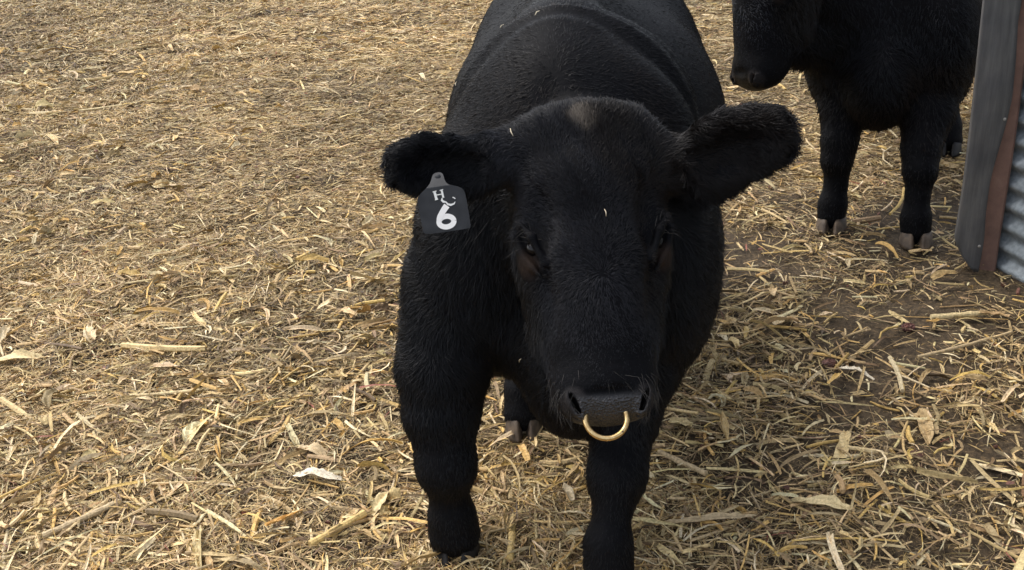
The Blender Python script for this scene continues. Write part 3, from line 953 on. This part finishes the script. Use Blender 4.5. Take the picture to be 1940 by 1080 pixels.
# ------------------------------------------------------------------ ground
xs = axis_grid([(-300, -20, 40), (-20, -5, 2.5), (-5, -3, .2), (-3, 3, .03), (3, 5, .2), (5, 20, 2.5), (20, 300, 40)])
ys = axis_grid([(-300, -20, 40), (-20, -2, 2), (-2, 1.5, .2), (1.5, 8.6, .03), (8.6, 12, .2), (12, 30, 3), (30, 300, 40)])
GX, GY = np.meshgrid(xs, ys, indexing='ij')
fade = sstep(20, 6, np.abs(GX))*sstep(20, 9, np.abs(GY))
GZ = ground_h(GX, GY)*fade
V = np.stack([GX.ravel(), GY.ravel(), GZ.ravel()], 1)
I_ = np.arange(GX.size).reshape(GX.shape)
Fq = np.stack([I_[:-1, :-1].ravel(), I_[1:, :-1].ravel(), I_[1:, 1:].ravel(), I_[:-1, 1:].ravel()], 1)
gr = mesh_obj('ground', V, Fq, M_soil, None, True)
tag(gr, 'damp brown earth of the cattle pen', 'ground', None, 'structure')

# ------------------------------------------------------------------ corn residue
PAL = np.array([1.05, 1.0, .86])*np.array([
    (.45, .335, .180), (.57, .455, .27), (.36, .275, .165), (.25, .185, .110),
    (.54, .375, .150), (.68, .59, .42), (.15, .100, .060), (.085, .060, .042), (.24, .085, .065)])
def pick_cols(rs, n, wts):
    wts = np.array(wts, float); wts /= wts.sum()
    c = PAL[rs.choice(len(PAL), n, p=wts)]
    c = c*(.75+.5*rs.rand(n, 1))
    return c*(1+(rs.rand(n, 3)-.5)*.10)

def ribbons(rs, x, y, ln, wd, tint, K=3, zlo=0., zhi=.02, tilt=.25, curl=.6, yawbias=None, cup=.25, cross=2):
    """n flat strips with K stations, `cross` points across; returns verts, quads, colours"""
    n = len(x)
    yaw = rs.rand(n)*2*math.pi if yawbias is None else yawbias
    pit = rs.randn(n)*tilt
    z = ground_h(x, y)+zlo+(zhi-zlo)*rs.rand(n)
    s_ = np.linspace(-.5, .5, K)
    bend = rs.randn(n)*curl*np.where(rs.rand(n) < .25, 1.3, .35); vb = np.abs(rs.randn(n))*curl*.35
    roll = rs.randn(n)*.6; tw = rs.randn(n)*.7; tp0 = .95*rs.rand(n); tp1 = .6*rs.rand(n)
    V = np.zeros((n, K, cross, 3), np.float32)
    for k in range(K):
        t = s_[k]
        a = yaw+bend*t*1.6
        cxx = x+ln*t*np.cos(yaw+bend*t*.8); cyy = y+ln*t*np.sin(yaw+bend*t*.8)
        czz = z+ln*t*np.sin(pit)+ln*vb*(.25-t*t)*1.2
        gz_ = ground_h(cxx, cyy)+.001
        czz = np.maximum(czz, gz_)
        taper = (1-tp0*np.maximum(0, t*2)**2-tp1*np.maximum(0, -t*2)**2) if K > 2 else 1
        if cross > 2: taper = taper*(.8+.4*rs.rand(n))
        rl = roll+tw*t
        for c in range(cross):
            u = (c/(cross-1)-.5)*wd*taper
            hgt = cup*np.abs(u)*1.2+(rs.rand(n)-.5)*wd*.35 if cross > 2 else 0
            V[:, k, c, 0] = cxx-np.sin(a)*u*np.cos(rl)
            V[:, k, c, 1] = cyy+np.cos(a)*u*np.cos(rl)
            V[:, k, c, 2] = np.maximum(czz+u*np.sin(rl), gz_)+hgt
    idx = np.arange(n*K*cross).reshape(n, K, cross)
    q = np.stack([idx[:, :-1, :-1], idx[:, 1:, :-1], idx[:, 1:, 1:], idx[:, :-1, 1:]], -1).reshape(-1, 4)
    C = np.repeat(tint, K*cross, 0)
    return V.reshape(-1, 3), q, C

def stalks(rs, x, y, ln, rd, tint, n_side=6, tilt=.10, zhi=.012):
    n = len(x); K = 4
    yaw = rs.rand(n)*2*math.pi; pit = rs.randn(n)*tilt
    z = ground_h(x, y)+rd*.8+rs.rand(n)*zhi
    bend = rs.randn(n)*.25
    V = np.zeros((n, K, n_side, 3), np.float32)
    split = rs.rand(n) < .5
    for k in range(K):
        t = k/(K-1)-.5
        a = yaw+bend*t
        cxx = x+ln*t*np.cos(a); cyy = y+ln*t*np.sin(a); czz = np.maximum(z+ln*t*np.sin(pit), ground_h(cxx, cyy)+rd*.4)
        r_ = rd*(1-.12*(abs(t)*2)) * (1.0 if k not in (0, K-1) else .92)
        for j in range(n_side):
            ph = 2*math.pi*j/n_side
            fl = np.where(split, .45, 1.)
            V[:, k, j, 0] = cxx-np.sin(a)*r_*math.cos(ph)
            V[:, k, j, 1] = cyy+np.cos(a)*r_*math.cos(ph)
            V[:, k, j, 2] = czz+r_*math.sin(ph)*fl
    idx = np.arange(n*K*n_side).reshape(n, K, n_side)
    nx = np.roll(idx, -1, 2)
    q = np.stack([idx[:, :-1], idx[:, 1:], nx[:, 1:], nx[:, :-1]], -1).reshape(-1, 4)
    caps = []
    if n_side == 6:
        for k in (0, K-1):
            e = idx[:, k]
            caps += [e[:, [0, 1, 2, 3]], e[:, [0, 3, 4, 5]]]
        q = np.concatenate([q]+caps)
    C = np.repeat(tint, K*n_side, 0)
    return V.reshape(-1, 3), q, C

def scatter(rs, dens, x0, x1, y0, y1, cov=True, power=1.0, extra=None):
    n = int(dens*(x1-x0)*(y1-y0))
    x = x0+(x1-x0)*rs.rand(n); y = y0+(y1-y0)*rs.rand(n)
    # keep the wedge the pen photo shows plus a wide margin to each side
    hw = .55*(y+.0)+.75
    p = np.where(np.abs(x) < hw, 1., np.clip(.5-.12*(np.abs(x)-hw), .15, .5))
    k = np.ones(n, bool)
    if cov: p = p*straw_cover(x, y)**power
    if extra is not None: p = p*extra(x, y)
    k &= rs.rand(n) < p
    k &= ~((x > 1.50) & (y < 3.36) & (x > 1.50+(3.34-y)*.29))       # not inside the shed wall
    return x[k], y[k]

rs = np.random.RandomState(42)
parts = []
def addp(r): parts.append(r)
FW = [24, 20, 22, 14, 5, 12, 10, 6, .6]
def matted(x, y):      # the fine trampled chaff in the middle distance
    return sstep(3.2, 4.6, y+.5*x*0)*sstep(-2.4, -1.0, x+.35*(y-4)*0)*sstep(2.2, 1.2, x)
bands = [  # y0, y1, fibre density, fibre length, width, leaf density
    (1.30, 2.9, 38000, .026, .0016, 3600),
    (2.9, 4.3, 32000, .027, .0020, 2300),
    (4.3, 6.3, 18000, .033, .0028, 1100),
    (6.3, 9.2, 8500, .044, .0042, 500)]
for y0, y1, dn, ln0, wd0, ld in bands:
    X0 = .55*y1+2.2
    x, y = scatter(rs, dn, -X0, X0, y0, y1, power=1.5)
    n = len(x); ln = ln0*np.exp(rs.randn(n)*.5); wd = wd0*np.exp(rs.randn(n)*.35)
    mt_ = matted(x, y)
    flow = (fbm(x, y, .35, 55, 2)-.5)*9
    yb = np.where(rs.rand(n) < .30+.4*mt_, flow*(1-mt_)+rs.randn(n)*.45, rs.rand(n)*2*math.pi)
    cols = pick_cols(rs, n, FW)
    big = fbm(x, y, 1.3, 91, 2)[:, None]; cols = cols*(.55+.85*big)*(.70+.60*fbm(x, y, .22, 93, 3))[:, None]
    # damp brown where the mat is thin
    cv = straw_cover(x, y)[:, None]; cols = cols*(.72+.28*cv)
    addp(ribbons(rs, x, y, ln, wd, cols, K=3, zlo=0, zhi=.022, tilt=.22, curl=.55, yawbias=yb))
    # leaf strips
    x, y = scatter(rs, ld, -X0, X0, y0, y1, power=.8, extra=lambda a, b: 1-.55*matted(a, b))
    n = len(x)
    addp(ribbons(rs, x, y, .050*np.exp(rs.randn(n)*.5), .0042*np.exp(rs.randn(n)*.5), pick_cols(rs, n, [24, 24, 16, 10, 8, 14, 6, 3, .6]), K=5, zlo=.004, zhi=.026, tilt=.15, curl=.6, cross=3))
    # splinters of stalk
    x, y = scatter(rs, ld*.30, -X0, X0, y0, y1, power=.7, extra=lambda a, b: 1-.8*matted(a, b))
    n = len(x)
    addp(stalks(rs, x, y, .060*np.exp(rs.randn(n)*.5), .0026*np.exp(rs.randn(n)*.35), pick_cols(rs, n, [24, 22, 12, 8, 20, 8, 6, 0, 0]), n_side=6, zhi=.022))
# the wider pen beyond the picture
x = rs.uniform(-11, 11, 90000); y = rs.uniform(-3, 15, 90000)
k = ((y < 1.3) | (y > 9.1) | (np.abs(x) > .55*y+2.0)) & ~((x > 1.5) & (y < 3.4) & (y > .6) & (x < 4.5))
x, y = x[k], y[k]; n = len(x)
addp(ribbons(rs, x, y, .075*np.exp(rs.randn(n)*.5), .008*np.exp(rs.randn(n)*.4), pick_cols(rs, n, FW), K=3, zhi=.02, tilt=.1, curl=.5))
print('straw', round(time.time()-T0, 1))
# whole husks, thick stalk sections and cob crumbs
x, y = scatter(rs, 85, -4.2, 4.2, 1.3, 7.0, power=.5, extra=lambda a, b: 1-.85*matted(a, b)); n = len(x)
addp(ribbons(rs, x, y, .075*np.exp(rs.randn(n)*.4), .013*np.exp(rs.randn(n)*.4), pick_cols(rs, n, [20, 30, 8, 3, 18, 26, 2, 0, 0])*.95, K=7, zlo=.012, zhi=.03, tilt=.12, curl=.8, cross=5, cup=.55))
x, y = scatter(rs, 45, -4.2, 4.2, 1.3, 7.0, power=.5, extra=lambda a, b: 1-.85*matted(a, b)); n = len(x)
addp(stalks(rs, x, y, .10*np.exp(rs.randn(n)*.4), .0062*np.exp(rs.randn(n)*.25), pick_cols(rs, n, [26, 26, 10, 6, 22, 8, 4, 0, 0]), n_side=6, zhi=.02))
x, y = scatter(rs, 12, -4.2, 4.2, 1.3, 7.0, cov=False); n = len(x)
addp(stalks(rs, x, y, .012*np.exp(rs.randn(n)*.3), .0065*np.exp(rs.randn(n)*.25), np.tile(np.array([.15, .068, .048]), (n, 1))*(.7+.7*rs.rand(n, 1)), n_side=6, zhi=.01, tilt=.3))
# ---- the pieces one can single out, each a thing of its own
def residue_piece(name, kind, x, y, yaw, ln, wd, colr, label, cat, z=.02, seed=0, bend=.3, lift=0.):
    r_ = np.random.RandomState(seed)
    g0 = float(ground_h(x, y))
    K = 16; sgm = np.linspace(-.5, .5, K); a = yaw+bend*sgm
    cxx = np.cumsum(np.cos(a))*ln/K; cyy = np.cumsum(np.sin(a))*ln/K
    cxx -= cxx.mean(); cyy -= cyy.mean()
    czz = z+lift*(sgm+.5)+.010*np.cos(sgm*4)*(kind != 'stalk')
    if name == 'cob_fragment':
        V, Fc = sphere(np.array([0, 0, wd*.35]), .5, 26, 18, (ln*1.1, wd*1.1, wd*.8))
        th_ = V-np.array([0, 0, wd*.35]); k__ = 1+.10*r_.randn(len(V))+.25*(fbm(th_[:, 0]+th_[:, 2], th_[:, 1], .010, seed % 90, 2)-.5)
        V = np.array([0, 0, wd*.35])+th_*k__[:, None]
    elif kind == 'stalk':
        V, Fc = tube(np.stack([cxx, cyy, czz], 1), wd/2*(1+.10*np.sin(np.arange(K)*1.3)+.05*r_.randn(K)), 10)
        V = V+r_.randn(*V.shape)*wd*.02
    else:
        cr = 9; V = []; rag = 1+.18*r_.randn(K)
        w_ = wd*np.clip(np.sin((sgm+.56)*math.pi*.92), .12, 1)**.6*rag
        ph = r_.rand()*6
        for th in (0, 1):
            for k in range(K):
                for c in range(cr):
                    u = c/(cr-1)-.5
                    V.append((cxx[k]-math.sin(a[k])*u*w_[k], cyy[k]+math.cos(a[k])*u*w_[k],
                              czz[k]+(.55*abs(u)+.10*math.sin(u*9+k*.5+ph))*w_[k]*(.6+.6*math.sin(k*.4+ph)**2)+.0006*th))
        S_ = K*cr; Fc = []
        for k in range(K-1):
            for c in range(cr-1):
                i = k*cr+c
                Fc.append((i, i+cr, i+cr+1, i+1)); Fc.append((S_+i, S_+i+1, S_+i+cr+1, S_+i+cr))
        V = np.array(V)
    me_c = np.tile(np.array(colr), (len(V), 1))*(.9+.2*r_.rand(len(V), 1))
    o_ = mesh_obj(name, V, Fc, M_straw, None, kind != 'stalk', {'tint': me_c*((.55+.9*r_.rand(len(V), 1)) if name == 'cob_fragment' else 1)})
    o_.location = (x, y, g0)
    return tag(o_, label, cat)
CR, TAN, GOLD, WHT, RED = (.66, .53, .29), (.50, .38, .22), (.60, .43, .17), (.72, .64, .50), (.150, .070, .052)
for it in [
    ('corn_husk', 'husk', 33, 690, .15, .17, .042, CR, 'broad cream corn husk lying flat at the left edge of the picture', 'corn husk', .25),
    ('corn_husk', 'husk', 600, 905, -.25, .13, .034, WHT, 'torn whitish corn husk on the stover left of the bull\'s front leg', 'corn husk', .5),
    ('corn_husk', 'husk', 722, 945, 1.25, .10, .026, CR, 'upright pale corn husk just left of the bull\'s left-hand front hoof', 'corn husk', .3),
    ('corn_husk', 'husk', 1560, 950, -.35, .15, .036, CR, 'crumpled yellow corn husk on the ground at lower right', 'corn husk', .5),
    ('corn_husk', 'husk', 1622, 700, -.75, .11, .018, WHT, 'narrow white husk blade on bare earth right of the bull', 'corn husk', .2),
    ('corn_husk', 'husk', 590, 850, -.5, .10, .034, TAN, 'broad tan husk flake in the stover left of the bull', 'corn husk', .2),
    ('corn_leaf', 'husk', 1412, 625, 1.45, .07, .016, GOLD, 'short bright yellow leaf scrap beside the bull\'s shoulder on the right', 'corn leaf', .9),
    ('corn_leaf', 'husk', 1340, 985, .05, .24, .022, TAN, 'long folded tan corn leaf beside the right-hand front leg', 'corn leaf', .5),
    ('corn_stalk', 'stalk', 1292, 868, -.80, .15, .014, TAN, 'straight pale stalk piece just right of the bull\'s right-hand front leg', 'corn stalk', .05),
    ('corn_stalk', 'stalk', 1830, 655, .35, .34, .009, TAN, 'long thin stalk on the earth below the shed corner', 'corn stalk', .12),
    ('corn_stalk', 'stalk', 1815, 597, .05, .17, .016, CR, 'short cream stalk lying under the grey board', 'corn stalk', .1),
    ('corn_stalk', 'stalk', 968, 1018, 1.50, .12, .016, GOLD, 'golden stalk piece pointing at the viewer between the front legs', 'corn stalk', .05),
    ('corn_stalk', 'stalk', 640, 1000, .75, .16, .018, GOLD, 'golden brown stalk piece near the bottom left of the bull', 'corn stalk', .05),
    ('corn_stalk', 'stalk', 150, 985, .70, .18, .016, TAN, 'split tan stalk at the lower left of the picture', 'corn stalk', .08),
    ('corn_stalk', 'stalk', 330, 738, .08, .26, .010, CR, 'long pale stalk lying crosswise on the left side', 'corn stalk', .15),
    ('corn_stalk', 'stalk', 225, 195, .35, .42, .012, CR, 'long straw coloured stalk far off at upper left', 'corn stalk', .25),
    ('cob_fragment', 'stalk', 1572, 675, .2, .034, .028, RED, 'reddish cob fragment on bare earth right of the bull', 'corn cob', .0),
    ('cob_fragment', 'stalk', 1738, 850, 1.2, .030, .024, RED, 'reddish cob fragment at the lower right among thin stems', 'corn cob', .0),
    ('cob_fragment', 'stalk', 1722, 610, .9, .034, .030, (.13, .055, .045), 'dark red cob fragment below the second bull\'s hoof', 'corn cob', .0),
    ('cob_fragment', 'stalk', 770, 978, .9, .036, .026, RED, 'reddish cob fragment beside the bull\'s left-hand front hoof', 'corn cob', .0)]:
    nm, kd, px, py, yw, ln, wd, cl, lb, ct, bd = it
    v = _d+_r*((px-970)/2200)-_u*((py-540)/2200); t_ = -1.58/v.z           # where that piece lies on the earth
    residue_piece(nm, kd, v.x*t_, v.y*t_, yw, ln, wd, cl, lb, ct, .022 if kd == 'husk' else .018+wd*.4, int(px), bd)

# a few flecks of chaff caught in the near bull's coat
rs2 = np.random.RandomState(3)
P1, N1 = g1['P'], g1['N']
for k_, tgt in enumerate([(.015, 2.02, .935), (.17, 1.90, .82), (-.15, 2.0, .97), (.03, 2.5, 1.0), (.16, 2.45, 1.05), (-.10, 2.4, .93), (.10, 2.35, 1.02), (.33, 2.05, .82), (.02, 2.05, .45), (-.19, 2.2, .62)]):
    i_ = int(np.argmin(((P1-np.array(tgt))**2).sum(1)-.0*N1[:, 1]))
    p_, n_ = P1[i_], N1[i_]
    a_ = unit(np.cross(n_, rs2.randn(3))); b_ = np.cross(n_, a_)
    l_ = .004+.006*rs2.rand(); V, Fc = tube([p_+n_*.010-a_*l_, p_+n_*.012+b_*.001, p_+n_*.010+a_*l_], [.0007, .0011, .0006], 6)
    fo = mesh_obj('chaff_fleck', V, Fc, M_straw, None, True, {'tint': np.tile(np.array([.60, .52, .38]), (len(V), 1))})
    tag(fo, 'tiny pale fleck of chaff caught in the near bull\'s black coat', 'chaff', 'chaff flecks on the near bull')

Vs = []; Qs = []; Cs = []; o = 0
for v, q, c in parts:
    Vs.append(v); Qs.append(q+o); Cs.append(c); o += len(v)
res = mesh_obj('corn_residue', np.concatenate(Vs), np.concatenate(Qs), M_straw, None, False, {'tint': np.concatenate(Cs)})
tag(res, 'chopped dry corn stalks, leaves and husks strewn over the pen', 'corn stover', None, 'stuff')
print('residue verts', o, round(time.time()-T0, 1))
